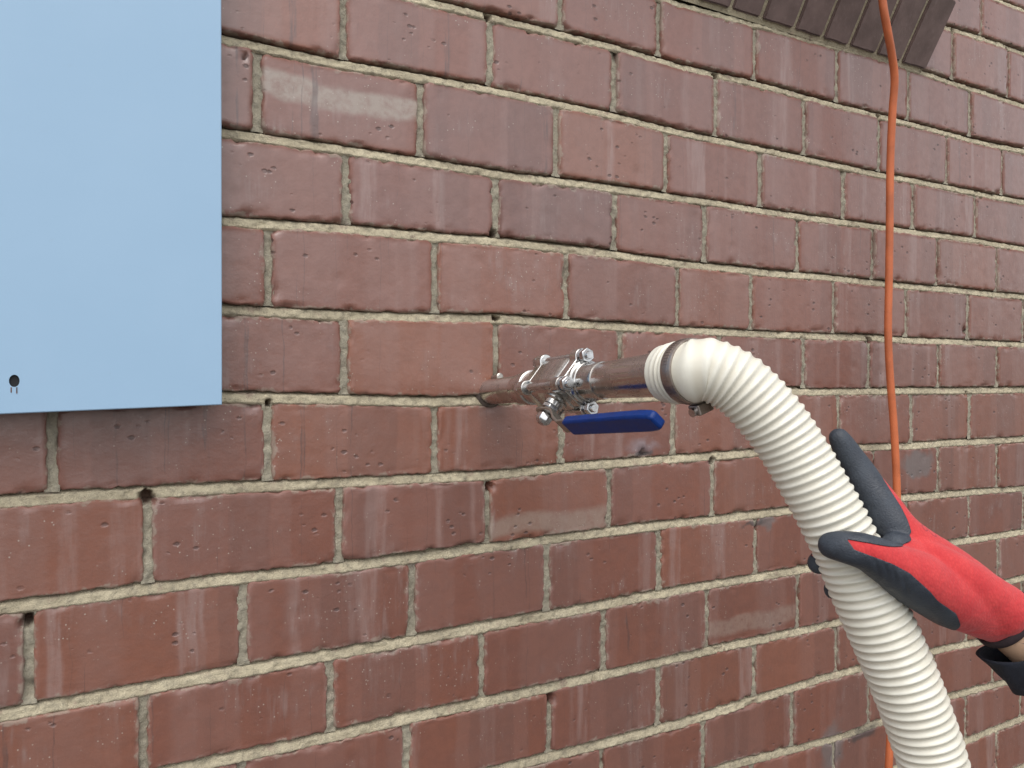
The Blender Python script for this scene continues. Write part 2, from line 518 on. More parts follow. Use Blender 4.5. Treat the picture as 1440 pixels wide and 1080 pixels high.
def brick_mesh(u0, u1, i, seed):
    """one brick between upright joints u0, u1 under bed joint i; returns mesh, centre"""
    r = np.random.default_rng(seed)
    xs = edge_samples(0, 1 * (u1 - u0), .0052) / (u1 - u0)
    zs = edge_samples(0, .078, .0055) / .078
    S, T = np.meshgrid(xs, zs, indexing='ij')
    U = u0 + S * (u1 - u0)
    top = bed(i, U) - BH - r.normal(0, .0006); bot = bed(i + 1, U) + BH + r.normal(0, .0006)
    U = U + (np.where(S < .5, 1, -1)) * 0
    Zw = bot + T * (top - bot)
    uc, zc = (u0 + u1) / 2, float((bed(i, (u0 + u1) / 2) + bed(i + 1, (u0 + u1) / 2)) / 2)
    # ragged outline
    Lx, Lz = u1 - u0, float(np.mean(top - bot))
    dl, dr, db, dt = S * Lx, (1 - S) * Lx, T * Lz, (1 - T) * Lz
    P3 = np.stack([U * 1.0, Zw * 1.0, np.full_like(U, seed * 1.7)], -1)
    wob = lambda k, sc: fbm(P3 * sc + k, 3, 3)
    amp = .0021
    fall = lambda d: np.exp(-d / .006)
    Ux = U + amp * (wob(3, 190) * fall(dl) + wob(9, 190) * fall(dr))
    Zx = Zw + amp * (wob(21, 170) * fall(db) + wob(31, 170) * fall(dt))
    d = np.minimum(np.minimum(dl, dr), np.minimum(db, dt))
    # rounded arris, corner rounding
    rad = .0022 + .0010 * wob(5, 40)
    q = np.clip(1 - d / rad, 0, 1)
    rec = rad * (1 - np.sqrt(np.clip(1 - q * q, 0, 1)))
    dc = np.sqrt(np.minimum(dl, dr) ** 2 + np.minimum(db, dt) ** 2)
    rec = rec + .004 * np.clip(1 - dc / .007, 0, 1) ** 1.5
    # chipped arrises
    chip = np.clip(wob(47, 130) - .22, 0, 1) * np.clip(1 - d / .0060, 0, 1)
    rec = rec + .016 * chip
    # faces not quite flat: drag texture and pits
    rec = rec + .0005 * wob(61, 14) + .0003 * wob(67, 90)
    big = np.clip(wob(77, 60) - .62, 0, 1)
    rec = rec + .012 * big
    rec = rec + hole_push(Ux, Zx)
    tilt = r.normal(0, .005, 2)
    rec = rec + tilt[0] * (U - uc) + tilt[1] * (Zw - zc)
    nx, nz = len(xs), len(zs)
    V = np.stack([Ux - uc, rec, Zx - zc], -1).reshape(-1, 3)
    idx = np.arange(nx * nz).reshape(nx, nz)
    F = np.stack([idx[:-1, :-1], idx[1:, :-1], idx[1:, 1:], idx[:-1, 1:]], -1).reshape(-1, 4)
    ring = np.concatenate([idx[:, 0], idx[-1, 1:], idx[-2::-1, -1], idx[0, -2:0:-1]])
    back = V[ring].copy(); back[:, 1] = .03
    n0 = len(V); m = len(ring)
    k = np.arange(m)
    F2 = np.stack([ring, n0 + k, n0 + (k + 1) % m, ring[(k + 1) % m]], -1)
    V = np.concatenate([V, back]); F = np.concatenate([F, F2])
    me = mesh_np('brick', V, F, True)
    a = me.attributes.new('arris', 'FLOAT', 'POINT')
    a.data.foreach_set('value', np.concatenate([d.ravel(), np.zeros(m)]).astype(np.float32))
    return me, (uc, zc)

def in_frame(u0, u1, z0, z1):
    """does this piece of the wall fall in, or just beside, what the photograph shows"""
    for u in (u0, u1):
        for z in (z0, z1):
            v = Vector((u, 0, z)) - CAM
            d = v.dot(_fwd2)
            if d > 0.05:
                x, y = 720 + FOC * v.dot(AX) / d, 540 + FOC * v.dot(AY) / d
                if -40 < x < 1480 and -40 < y < 1120: return True
    return False

RED, MAUVE, ORANGE, BROWN = (.172, .052, .029), (.148, .051, .036), (.220, .072, .034), (.140, .043, .026)
OVERR = {('D', 0): ORANGE, ('A', 2): ORANGE, ('E', 1): (.218, .071, .035), ('B', 1): (.112, .042, .034), ('A', 1): MAUVE, ('B', 0): MAUVE, ('E', 2): (.205, .067, .034), ('F', 0): RED}
BANDS = {('A', 0): (.85, .008), ('F', 2): (.55, -.022), ('H', 4): (.4, -.018)}
field_boxes, brick_jobs = [], []
for i in range(ROW0, ROW1 + 1):
    us = perps(i)
    known = PERP[ORDER[i]][0] if 0 <= i < len(ORDER) else None
    first = None
    if known is not None:
        first = min(range(len(us)), key=lambda k: abs(us[k] - at(known, 300).x) if True else 0)
    for k in range(len(us) - 1):
        a, b = us[k] + PH, us[k + 1] - PH
        zc = Z0 - (i - 7.5) * C0
        if i <= 1 and a < SILL_END + .004:                     # window opening above the sill
            if b < SILL_L: pass
            elif b > SILL_END + .01 and a < SILL_END: a = SILL_END + .0055
            elif a < SILL_END: continue
        brick_jobs.append((i, k, first, a, b, in_frame(a, b, zc - .045, zc + .045)))
for i, k, first, a, b, vis in brick_jobs:
    if not vis:
        field_boxes.append((i, a, b)); continue
    seed = (i + 60) * 97 + k
    me, (uc, zc) = brick_mesh(a, b, i, seed)
    o = obj('brick', me, M_BRICK, wall)
    rr = random.Random(seed)
    o.location = WINV @ Vector((uc, rr.gauss(0, .0009), zc))
    base = OVERR.get((ORDER[i], k - first)) if (first is not None and 0 <= i < 16) else None
    if base is None:
        t = rr.random()
        base = [RED, MAUVE, BROWN, ORANGE, RED][int(t * 4.6)]
        base = tuple(0.5 * v + 0.5 * w for v, w in zip(base, RED))
    f = rr.uniform(.92, 1.08)
    o.color = tuple(v * f for v in base) + (1,)
    bd = BANDS.get((ORDER[i], k - first)) if (first is not None and 0 <= i < 16) else None
    if bd: o['band'], o['band_height'] = bd
# bricks outside the picture: the same courses, one plain mass
V, F = [], []
for i, a, b in field_boxes:
    zt, zb = float(bed(i, (a + b) / 2)) - BH, float(bed(i + 1, (a + b) / 2)) + BH
    n0 = len(V); e = .003
    for y, s in ((e, 0), (0.0, e), (.03, 0)):
        V += [(a + s, y, zb + s), (b - s, y, zb + s), (b - s, y, zt - s), (a + s, y, zt - s)]
    q = lambda *t: F.append([n0 + v for v in t])
    q(4, 5, 6, 7)
    for j in range(4):
        q(j, (j + 1) % 4, 4 + (j + 1) % 4, 4 + j); q(8 + j, 8 + (j + 1) % 4, (j + 1) % 4, j)
me = mesh_np('brick_field', [(v[0] - .5, v[1], v[2]) for v in V], F, False)
o = obj('brick_field', me, M_BRICKF, wall); tag(o, kind='stuff')

# mortar: every bed and upright joint is modelled with its struck, crumbled profile
MV, MF, MP, MH = [], [], [], []
def mortar_patch(Ug, Zg, Yg, perp):
    n0 = sum(len(v) for v in MV)
    nx, nz = Ug.shape
    MV.append(np.stack([Ug - .5, Yg, Zg], -1).reshape(-1, 3))
    idx = n0 + np.arange(nx * nz).reshape(nx, nz)
    MF.append(np.stack([idx[:-1, :-1], idx[1:, :-1], idx[1:, 1:], idx[:-1, 1:]], -1).reshape(-1, 4))
    MP.append(np.full(nx * nz, perp, np.float32)); MH.append(np.clip(hole_push(Ug, Zg) / .012, 0, 1).astype(np.float32).ravel())
tprof = np.array([-1.35, -1.0, -.8, -.5, -.2, .1, .4, .65, .85, 1.0, 1.3])
for i in range(ROW0, ROW1 + 2):
    vis = -1 <= i <= 16
    us = np.arange(-.16, 1.75, .0024) if vis else np.linspace(U_MIN, U_MAX, 60)
    parts = [us] if not vis else [np.linspace(U_MIN, -.16, 30), us, np.linspace(us[-1], U_MAX, 30)]
    for uu in parts:
        if i <= 1: uu = uu[uu > SILL_END - .01] if uu[-1] > SILL_END else uu[uu < SILL_L]
        if len(uu) < 2: continue
        T, Ug = np.meshgrid(tprof, uu)
        Zg = bed(i, Ug) + T * BH
        Pn = np.stack([Ug, Zg, np.full_like(Ug, 3.0)], -1)
        # struck joint: recessed under the upper brick, running out to the lower brick's arris
        Y = .0008 + .0026 * np.clip((T + .8) / 1.4, 0, 1) + .0058 * np.clip((T - .5) / .4, 0, 1) ** 1.2
        Y = Y + .0018 * fbm(Pn * 45, 3, 8) + .0022 * fbm(Pn * 220, 3, 9)
        Y = Y - .0016 * np.clip(fbm(Pn * np.array([30, 60, 1]), 3, 12) - .1, 0, 1) * (T < 0)
        Y = Y + .012 * np.clip(fbm(Pn * 60, 3, 14) - .38, 0, 1)
        Y = np.where(np.abs(T) > 1.1, Y + .003, Y)
        Y = Y + hole_push(Ug, Zg)
        mortar_patch(Ug, Zg, Y, 0.0)
    if i <= ROW1:
        for pu in perps(i):
            if i <= 1 and SILL_L - .02 < pu < SILL_END + .005: continue
            nz = 30 if vis and -.2 < pu < 1.8 else 4
            zz = np.linspace(0, 1, nz)
            xx = np.array([-1.4, -1, -.7, -.35, 0, .35, .7, 1, 1.4]) * PH * 1.15
            X, Tz = np.meshgrid(xx, zz, indexing='ij')
            Ug = pu + X
            b0, b1 = float(bed(i, pu)) - BH, float(bed(i + 1, pu)) + BH
            Zg = b1 - .001 + Tz * (b0 - b1 + .002)
            Pn = np.stack([Ug, Zg, np.full_like(Ug, 9.0)], -1)
            Y = .0032 + .0016 * fbm(Pn * 60, 3, 21) + .0022 * fbm(Pn * 220, 3, 22) + .014 * np.clip(fbm(Pn * 50, 3, 24) - .33, 0, 1)
            Y = Y + hole_push(Ug, Zg)
            mortar_patch(Ug, Zg, Y, 1.0)
me = mesh_np('mortar', np.concatenate(MV), np.concatenate(MF), True)
a = me.attributes.new('perpend', 'FLOAT', 'POINT'); a.data.foreach_set('value', np.concatenate(MP))
a = me.attributes.new('hole', 'FLOAT', 'POINT'); a.data.foreach_set('value', np.concatenate(MH))
obj('mortar', me, M_MORTAR, wall)
bm = bmesh.new()
zs_ = float(bed(2, 1.0))
def core_box(u0, u1, z0, z1):
    add_box(bm, Vector(((u0 + u1) / 2 - .5, .135, (z0 + z1) / 2)), (u1 - u0, .21, z1 - z0))
core_box(U_MIN, U_MAX, 0.0, zs_ + .02)
core_box(U_MIN, SILL_L, zs_ + .02, ZTOP)
core_box(SILL_END + .004, U_MAX, zs_ + .02, ZTOP)
obj('wall_core', bm_mesh(bm, 'wall_core'), M_MORTAR, wall)

# window sill of dark bricks on edge, sloping outwards
nt = NT('dark sill brick')
P = nt.coord('Object')
oi = nt.new('ShaderNodeObjectInfo').outputs['Random']
Pw = nt.vmath('ADD', P, nt.comb(nt.math('MULTIPLY', oi, 31.0), 0, 0))
n1 = nt.noise(Pw, 30, 5, 0.6); n2 = nt.noise(Pw, 260, 4, 0.6)
c = nt.mix(nt.ramp(n1, .3, .7), (.125, .085, .076), (.185, .127, .115))
c = nt.mix(nt.ramp(nt.noise(Pw, 120, 4, .7), .55, .75, 0, .5), c, (.22, .16, .15))
M_SILL = nt.set(Base_Color=c, Roughness=.5, Normal=nt.bump(nt.math('ADD', n1, n2), .35, .001))
sl = math.radians(30)
fdir, idir = Vector((0, -math.sin(sl), math.cos(sl))), Vector((0, math.cos(sl), math.sin(sl)))
SL, SD = .106, .20
me_sill = bpy.data.meshes.new('sill_bed')
sill_o0 = .006
def sill_prism(u0, u1, z0, g0, g1, inset, dep):
    """prism between u0 and u1 following the sill's cross-section"""
    A = Vector((0, -sill_o0, z0))
    bm = bmesh.new()
    vs = []
    for u in (u0, u1):
        for f, d in ((g0, inset), (SL - g1, inset), (SL - g1, dep), (g0, dep)):
            p = A + fdir * f + idir * d
            vs.append(bm.verts.new((u - .5, p.y, p.z)))
    for q in ((0, 1, 2, 3), (7, 6, 5, 4), (0, 4, 5, 1), (1, 5, 6, 2), (2, 6, 7, 3), (3, 7, 4, 0)):
        bm.faces.new([vs[t] for t in q])
    return bm
zsill = [float(np.mean([bed(2, u) for u in sill_u[:7]])) + .002] * len(sill_u)
bm = sill_prism(SILL_L, SILL_END - .003, min(zsill), -.008, .004, .0035, SD - .004)
sill = obj('window_sill', bm_mesh(bm, 'sill_mortar'), M_MORTAR, wall)
for k in range(len(sill_u) - 1):
    g = .0034
    bm = sill_prism(sill_u[k + 1] + g, sill_u[k] - (g if k else 0), (zsill[k] + zsill[k + 1]) / 2 + random.uniform(-.001, .001), 0, 0, random.uniform(-.001, .001), SD)
    bmesh.ops.bevel(bm, geom=list(bm.edges), offset=.0022, segments=2, affect='EDGES', clamp_overlap=True)
    bmesh.ops.subdivide_edges(bm, edges=[e for e in bm.edges if e.calc_length() > .03], cuts=3, use_grid_fill=True)
    for v in bm.verts:
        n = vnoise(np.array([[v.co.x * 80, v.co.y * 80, v.co.z * 80 + k * 5]]), 4)[0]
        v.co += Vector((n * .0006, n * .0004, -n * .0006))
    o = obj('brick', bm_mesh(bm, 'sill_brick'), M_SILL, sill)
    smooth_angle(o, 40)
# the window over it (above the picture)
wz = zs_ + SL * math.cos(sl) + SD * math.sin(sl) - .01
M_PAINT = mat_simple('white gloss paint', (.72, .71, .68), .4, 0, .04)
nt = NT('window glass'); M_GLASS = nt.set(Base_Color=(.02, .025, .03, 1), Roughness=.05)
bm = bmesh.new()
wu0, wu1, wz1 = SILL_L, SILL_END, ZTOP
for c_, s_ in ((((wu0 + wu1) / 2, .14, wz + .03), (wu1 - wu0, .05, .06)), (((wu0 + wu1) / 2, .14, wz1 - .03), (wu1 - wu0, .05, .06)),
               ((wu0 + .03, .1405, (wz + wz1) / 2), (.06, .049, wz1 - wz - .12)), ((wu1 - .03, .1405, (wz + wz1) / 2), (.06, .049, wz1 - wz - .12))):
    add_box(bm, Vector((c_[0] - .5, c_[1], c_[2])), s_)
win = obj('window_frame', bm_mesh(bm, 'window_frame'), M_PAINT, wall)
bm = bmesh.new(); add_box(bm, Vector(((wu0 + wu1) / 2 - .5, .15, (wz + wz1) / 2)), (wu1 - wu0 - .11, .006, wz1 - wz - .11))
obj('pane', bm_mesh(bm, 'pane'), M_GLASS, win)

# ------------------------------------------------------------------ blue-grey metal cabinet
BX = .04
nt = NT('powder coated steel')
P = nt.coord('Object')
n = nt.noise(P, 9, 4, .55); n2 = nt.noise(P, 420, 3, .6)
c = nt.mix(nt.ramp(n, .35, .65), (.295, .445, .605), (.305, .455, .615))
dirt = nt.ramp(nt.noise(P, 60, 6, .75), .62, .82, 0, .25)
c = nt.mix(dirt, c, (.25, .30, .36))
M_BOX = nt.set(Base_Color=c, Roughness=nt.ramp(n, .3, .7, .38, .46), Specular_IOR_Level=.4, Normal=nt.bump(nt.math('ADD', nt.math('MULTIPLY', n2, .2), nt.math('MULTIPLY', n, 2.0)), .18, .0012))
M_DARK = mat_simple('black void', (.012, .012, .013), .8)
pr, pl = at(311, 568, BX), at(0, 581, BX)
slope = (pr.z - pl.z) / (pr.x - pl.x)
bw, bh = .52, .72
bx = empty('metal_cabinet', Matrix.Translation((pr.x, -BX, pr.z)))
tag(bx, 'pale blue metal cabinet with a small keyhole fixed to the wall', 'cabinet')
def shear(bm):
    for v in bm.verts:
        k = max(0.0, 1 - v.co.z / bh)
        v.co.z += v.co.x * slope * k
hole = at(20, 528, BX); hx, hz = hole.x - pr.x, hole.z - pr.z
# front panel with a real round hole
bm = bmesh.new()
hr, hs_ = .0045, .012
N = 24
inn, outr, tube = [], [], []
for k in range(N):
    a = 2 * math.pi * k / N
    ca, sa = math.cos(a), math.sin(a)
    m = max(abs(ca), abs(sa))
    inn.append(bm.verts.new((hx + hr * .85 * ca, 0, hz + hr * 1.15 * sa)))
    tube.append(bm.verts.new((hx + hr * .85 * ca, .0018, hz + hr * 1.15 * sa)))
    outr.append(bm.verts.new((hx + hs_ * ca / m, 0, hz + hs_ * sa / m)))
for k in range(N):
    j = (k + 1) % N
    bm.faces.new((inn[k], inn[j], outr[j], outr[k])); bm.faces.new((tube[k], tube[j], inn[j], inn[k]))
cr = {(sx, sz): outr[[3, 9, 15, 21][q]] for q, (sx, sz) in enumerate(((1, 1), (-1, 1), (-1, -1), (1, -1)))}
X = [-bw, hx - hs_, hx + hs_, 0]; Zv = [0, hz - hs_, hz + hs_, bh]
gv = {}
for a_ in range(4):
    for b_ in range(4):
        if a_ in (1, 2) and b_ in (1, 2): gv[a_, b_] = cr[(1 if a_ == 2 else -1, 1 if b_ == 2 else -1)]
        else: gv[a_, b_] = bm.verts.new((X[a_], 0, Zv[b_]))
sides = {'r': outr[21:] + outr[:4], 't': outr[3:10], 'l': outr[9:16], 'b': outr[15:22]}
for a_ in range(3):
    for b_ in range(3):
        if (a_, b_) == (1, 1): continue
        loop = [gv[a_, b_], gv[a_ + 1, b_], gv[a_ + 1, b_ + 1], gv[a_, b_ + 1]]
        mid = {(2, 1): ('r', 3), (1, 2): ('t', 0), (0, 1): ('l', 1), (1, 0): ('b', 2)}.get((a_, b_))
        if mid:
            s, pos = mid; extra = sides[s][1:-1]
            i0, i1 = loop[pos], loop[(pos + 1) % 4]
            seq = extra if sides[s][0] is i0 else extra[::-1]
            loop = loop[:pos + 1] + seq + loop[pos + 1:]
        bm.faces.new(loop)
# returns of the panel: rolled edges and side walls
d0 = .004
ring = [(-bw, 0), (0, 0), (0, bh), (-bw, bh)]
prev = [gv[0, 0], gv[1, 0], gv[2, 0], gv[3, 0], gv[3, 1], gv[3, 2], gv[3, 3], gv[2, 3], gv[1, 3], gv[0, 3], gv[0, 2], gv[0, 1]]
cur = prev
for ex, y in ((.0006, .0004), (.0010, .0013), (.0010, .014)):
    nxt = []
    for v, w in zip(cur, prev):
        sx = -1 if abs(w.co.x + bw) < 1e-6 else (1 if abs(w.co.x) < 1e-6 else 0)
        sz = -1 if abs(w.co.z) < 1e-6 else (1 if abs(w.co.z - bh) < 1e-6 else 0)
        nxt.append(bm.verts.new((w.co.x + sx * ex, y, w.co.z + sz * ex)))
    for k in range(12):
        bm.faces.new((cur[k], nxt[k], nxt[(k + 1) % 12], cur[(k + 1) % 12]))
    cur = nxt
shear(bm)
o = obj('door', bm_mesh(bm, 'door'), M_BOX, bx); smooth_angle(o, 15)
bm = bmesh.new(); add_box(bm, Vector((-bw / 2 - .001, .0065 + (BX - .004) / 2, bh / 2 + .002)), (bw - .008, BX - .016, bh - .008))
shear(bm)
o = obj('casing', bm_mesh(bm, 'casing'), M_BOX, bx); bevel(o, .002)
bm = lathe([(0, .0075), (.0045, .0075)], 20); bm.transform(Matrix.Translation((hx, .002, hz + hx * slope)) @ Matrix.Rotation(math.pi / 2, 4, 'Z'))
o = obj('keyhole', bm_mesh(bm, 'keyhole'), M_DARK, bx)
M_RUST = mat_simple('rust', (.13, .06, .035), .9, 0, .3, 200)
for sx, ln in ((-.0022, .0045), (.0018, .0052)):
    bm = bmesh.new()
    add_box(bm, Vector((hx + sx, -.00015, hz + hx * slope - .0052 - ln / 2)), (.0008, .0003, ln))
    obj('rust_run', bm_mesh(bm, 'rust_run'), M_RUST, bx)

# ------------------------------------------------------------------ pipe and ball valve
def metal(name, col, rough, stain=(.16, .11, .085), amt=.5, scale=60):
    nt = NT(name)
    P = nt.coord('Object')
    n = nt.noise(P, scale, 5, .65); n2 = nt.noise(nt.vmath('MULTIPLY', P, (30, 200, 200)), 1.0, 4, .6)
    c = nt.mix(nt.ramp(n, .42, .72, 0, amt), col, stain)
    r = nt.math('ADD', nt.ramp(n, .3, .7, rough - .07, rough + .13), nt.math('MULTIPLY', n2, .1))
    return nt.set(Base_Color=c, Metallic=1.0, Roughness=r, Normal=nt.bump(nt.math('ADD', n, n2), .12, .0008))
M_STEEL = metal('cast stainless steel', (.56, .555, .54), .15, (.27, .25, .23), .6)
M_PIPE = metal('stained steel pipe', (.58, .55, .53), .16, (.30, .26, .23), .6, 35)
M_BOLT = metal('bright steel', (.55, .55, .56), .13, (.25, .23, .21), .5, 120)
M_PLATE = metal('stamped steel', (.45, .42, .38), .35, (.2, .17, .15), .6, 80)
M_BLUE = mat_simple('blue dipped vinyl', (.003, .027, .155), .40, 0, .1, 60, .15, 500, .0005, .25)

P0 = at(690, 551)
axis = Vector((.0006, -.99795, .0640)).normalized()
sa = math.radians(229)
stem = Vector((math.cos(sa), 0, math.sin(sa)))
stem = (stem - axis * stem.dot(axis)).normalized()
wdir = stem.cross(axis).normalized()
vm = Matrix((axis, wdir, stem)).transposed().to_4x4(); vm.translation = P0
valve = empty('ball_valve', vm)
tag(valve, 'steel ball valve and pipe with blue lever sticking out of the brick wall', 'valve')
# local frame: x along the pipe away from the wall, z along the stem
def vpart(name, bm, mat, parent=None, deg=35, bev=0):
    me = bm_mesh(bm, name); o = obj(name, me, mat, parent or valve)
    smooth_angle(o, deg)
    if bev: bevel(o, bev, 2, 40)
    return o
vpart('wall_pipe', lathe([(-.06, .0150), (.083, .0150), (.084, .0146)], 36), M_PIPE)
vpart('socket', lathe([(.068, .0150), (.0735, .0166), (.088, .0172), (.0890, .0184), (.096, .0188), (.1000, .0188), (.1010, .0172), (.112, .0176), (.122, .0195)], 36), M_PIPE)
# end flanges: rounded squares turned so their lugs carry the four bolts
BR = .0252
bolt_ang = [math.radians(45 + 90 * k) for k in range(4)]      # around the axis, from local y
def flange(x0, x1, half, lug):
    bm = bmesh.new()
    n = 96; prof = []
    for k in range(n):
        a = 2 * math.pi * k / n
        r = half / max(abs(math.cos(a)), abs(math.sin(a)))
        r = min(r, half * 1.16)
        for b in bolt_ang:
            d = (a - b + math.pi) % (2 * math.pi) - math.pi
            s = BR * math.sin(d)
            if abs(d) < 1.2 and abs(s) < lug:
                r = max(r, BR * math.cos(d) + math.sqrt(lug * lug - s * s))
        prof.append((r * math.cos(a), r * math.sin(a)))
    lo = [bm.verts.new((x0, y, z)) for y, z in prof]; hi = [bm.verts.new((x1, y, z)) for y, z in prof]
    for k in range(n): bm.faces.new((lo[k], lo[(k + 1) % n], hi[(k + 1) % n], hi[k]))
    bm.faces.new(lo); bm.faces.new(hi)
    return bm
vpart('flange', flange(.1205, .1315, .0205, .0076), M_STEEL, bev=.0008)
vpart('flange', flange(.1855, .1975, .0210, .0076), M_STEEL, bev=.0008)
# centre section: faceted casting with raised pads
bm = bmesh.new()
prof = [(.1316, .0205), (.134, .0228), (.138, .0240), (.152, .0244), (.168, .0244), (.179, .0240), (.183, .0228), (.1854, .0205)]
n = 48; rings = []
for x, r in prof:
    rg = []
    for k in range(n):
        a = 2 * math.pi * k / n
        q = r * .93 / max(abs(math.cos(a)), abs(math.sin(a)))
        q = min(q, r * 1.08)
        rg.append(bm.verts.new((x, q * math.cos(a), q * math.sin(a))))
    rings.append(rg)
for a_, b_ in zip(rings, rings[1:]):
    for k in range(n): bm.faces.new((a_[k], a_[(k + 1) % n], b_[(k + 1) % n], b_[k]))
bm.faces.new(rings[0]); bm.faces.new(rings[-1])
vpart('body', bm, M_STEEL, deg=30)
bm = bmesh.new()
for sx in (-.012, .0, .011):                                   # raised casting marks
    add_box(bm, Vector((.160 + sx, -.0234, .002)), (.006, .0016, .009))
add_box(bm, Vector((.160, -.0230, .002)), (.036, .0012, .015))
vpart('raised_mark', bm, M_STEEL, bev=.0005)
# outlet socket and flared pipe to the hose
vpart('outlet_socket', lathe([(.1976, .0205), (.1995, .0212), (.2025, .0212), (.2035, .0192), (.2075, .0192), (.2085, .0183), (.2270, .0180), (.2300, .0172)], 40), M_STEEL)
vpart('outlet_pipe', lathe([(.2275, .0166), (.234, .0166), (.235, .0169), (.262, .0176), (.300, .0188), (.330, .0190), (.330, .0165), (.300, .0160), (.26, .015)], 40), M_PIPE)
def hexa(x0, x1, r, rot=0.0, dome=0.0):
    bm = bmesh.new()
    lo = [bm.verts.new((x0, r * math.cos(rot + k * math.pi / 3), r * math.sin(rot + k * math.pi / 3))) for k in range(6)]
    hi = [bm.verts.new((x1, r * math.cos(rot + k * math.pi / 3), r * math.sin(rot + k * math.pi / 3))) for k in range(6)]
    for k in range(6): bm.faces.new((lo[k], lo[(k + 1) % 6], hi[(k + 1) % 6], hi[k]))
    bm.faces.new(lo)
    if dome:
        m = []
        for x, q in ((x1 + dome * .55, .80), (x1 + dome * .9, .5)):
            m.append([bm.verts.new((x, q * r * math.cos(rot + k * math.pi / 3), q * r * math.sin(rot + k * math.pi / 3))) for k in range(6)])
        for a_, b_ in ((hi, m[0]), (m[0], m[1])):
            for k in range(6): bm.faces.new((a_[k], a_[(k + 1) % 6], b_[(k + 1) % 6], b_[k]))
        bm.faces.new(m[1])
    else: bm.faces.new(hi)
    return bm
for q, b in enumerate(bolt_ang):
    tr = Matrix.Translation((0, BR * math.cos(b), BR * math.sin(b)))
    bm = lathe([(.1165, .0040), (.2095, .0040), (.2105, .0034)], 16); bm.transform(tr)
    bo = vpart('bolt', bm, M_BOLT)
    bm = hexa(.1138, .1203, .0074, q * .4); bm.transform(tr); vpart('bolt_head', bm, M_BOLT, bo, bev=.0006)
    bm = lathe([(.1978, .0072), (.1992, .0072)], 24); bm.transform(tr); vpart('washer', bm, M_BOLT, bo)
    bm = lathe([(.1994, .0050), (.2000, .0063), (.2012, .0063), (.2016, .0050)], 20); bm.transform(tr); vpart('spring_washer', bm, M_BOLT, bo)
    bm = hexa(.2018, .2076, .0074, .3 + q * .7); bm.transform(tr); vpart('nut', bm, M_BOLT, bo, bev=.0007)
# stem: bonnet, gland, nut  (lathe about x, turned to local z at the valve's middle)
XS = .168
tz = Matrix.Translation((XS, 0, 0)) @ Matrix.Rotation(-math.pi / 2, 4, 'Y')
bm = lathe([(.018, .0125), (.024, .0120), (.0255, .0098), (.030, .0095), (.0305, .0070), (.036, .0068)], 28); bm.transform(tz)
vpart('bonnet', bm, M_STEEL)
bm = hexa(.030, .0345, .0092, .2); bm.transform(tz); vpart('gland_nut', bm, M_BOLT, bev=.0007)
bm = lathe([(.034, .0042), (.046, .0042)], 16); bm.transform(tz); st_ = vpart('stem', bm, M_STEEL)
bm = hexa(.0405, .0465, .0080, .5, .0045); bm.transform(tz); vpart('nut', bm, M_BOLT, st_, bev=.0007)
# travel stop lug
bm = bmesh.new(); add_box(bm, Vector((XS - .004, -.011, .029)), (.008, .006, .014)); vpart('stop_lug', bm, M_STEEL, bev=.001)
# lever: steel strip in a dipped vinyl grip
def strip_bm(path, wid, th, wy=0.0):
    bm = bmesh.new(); rings = []
    for k, (x, z, w) in enumerate(path):
        a_ = path[max(k - 1, 0)]; b_ = path[min(k + 1, len(path) - 1)]
        t = Vector((b_[0] - a_[0], 0, b_[1] - a_[1])).normalized(); nn = Vector((-t.z, 0, t.x))
        c_ = Vector((x, wy, z))
        rings.append([bm.verts.new(c_ + Vector((0, s1 * w / 2, 0)) + nn * (s2 * th / 2)) for s1, s2 in ((-1, -1), (1, -1), (1, 1), (-1, 1))])
    for a_, b_ in zip(rings, rings[1:]):
        for k in range(4): bm.faces.new((a_[k], a_[(k + 1) % 4], b_[(k + 1) % 4], b_[k]))
    bm.faces.new(rings[0]); bm.faces.new(rings[-1])
    return bm
lev = [(XS - .012, .0385, .014), (XS - .008, .0385, .019), (XS + .010, .0385, .019), (XS + .020, .0410, .0175), (XS + .032, .0500, .0170), (XS + .042, .0545, .0165), (XS + .165, .0500, .0155)]
lv = vpart('lever', strip_bm(lev, .016, .0030), M_PLATE, bev=.0008)
g = [(XS + .0545, .0541, .0180), (XS + .060, .0539, .0188), (XS + .128, .0514, .0194), (XS + .162, .0502, .0194), (XS + .172, .0498, .0170), (XS + .1765, .0496, .0130)]
vpart('grip', strip_bm(g, .018, .0088), M_BLUE, lv, bev=.0022)
# small bolt sticking up beside the pipe at the wall
bm = lathe([(-.01, .0026), (.016, .0026), (.0162, .0044), (.0195, .0044), (.0205, .003)], 14)
tb = at(693, 531); loc = vm.inverted() @ tb
bm.transform(Matrix.Translation((0, loc.y, loc.z)))
vpart('anchor_bolt', bm, M_PLATE)
# ragged ring round the pipe, coloured dark in place of the hole's shade
bm = lathe([(-.012, .0200), (-.001, .0188), (.0010, .0162), (.0002, .0143)], 40, closed_ends=False)
for v in bm.verts:
    n_ = vnoise(np.array([[v.co.x * 200, v.co.y * 200, v.co.z * 200]]), 2)[0]
    v.co.y *= 1 + .10 * n_; v.co.z *= 1 + .10 * n_; v.co.x += .001 * n_
vpart('hole_ring', bm, mat_simple('dark hole ring', (.10, .075, .062), .95, 0, .3, 120, .5, 500), deg=80)

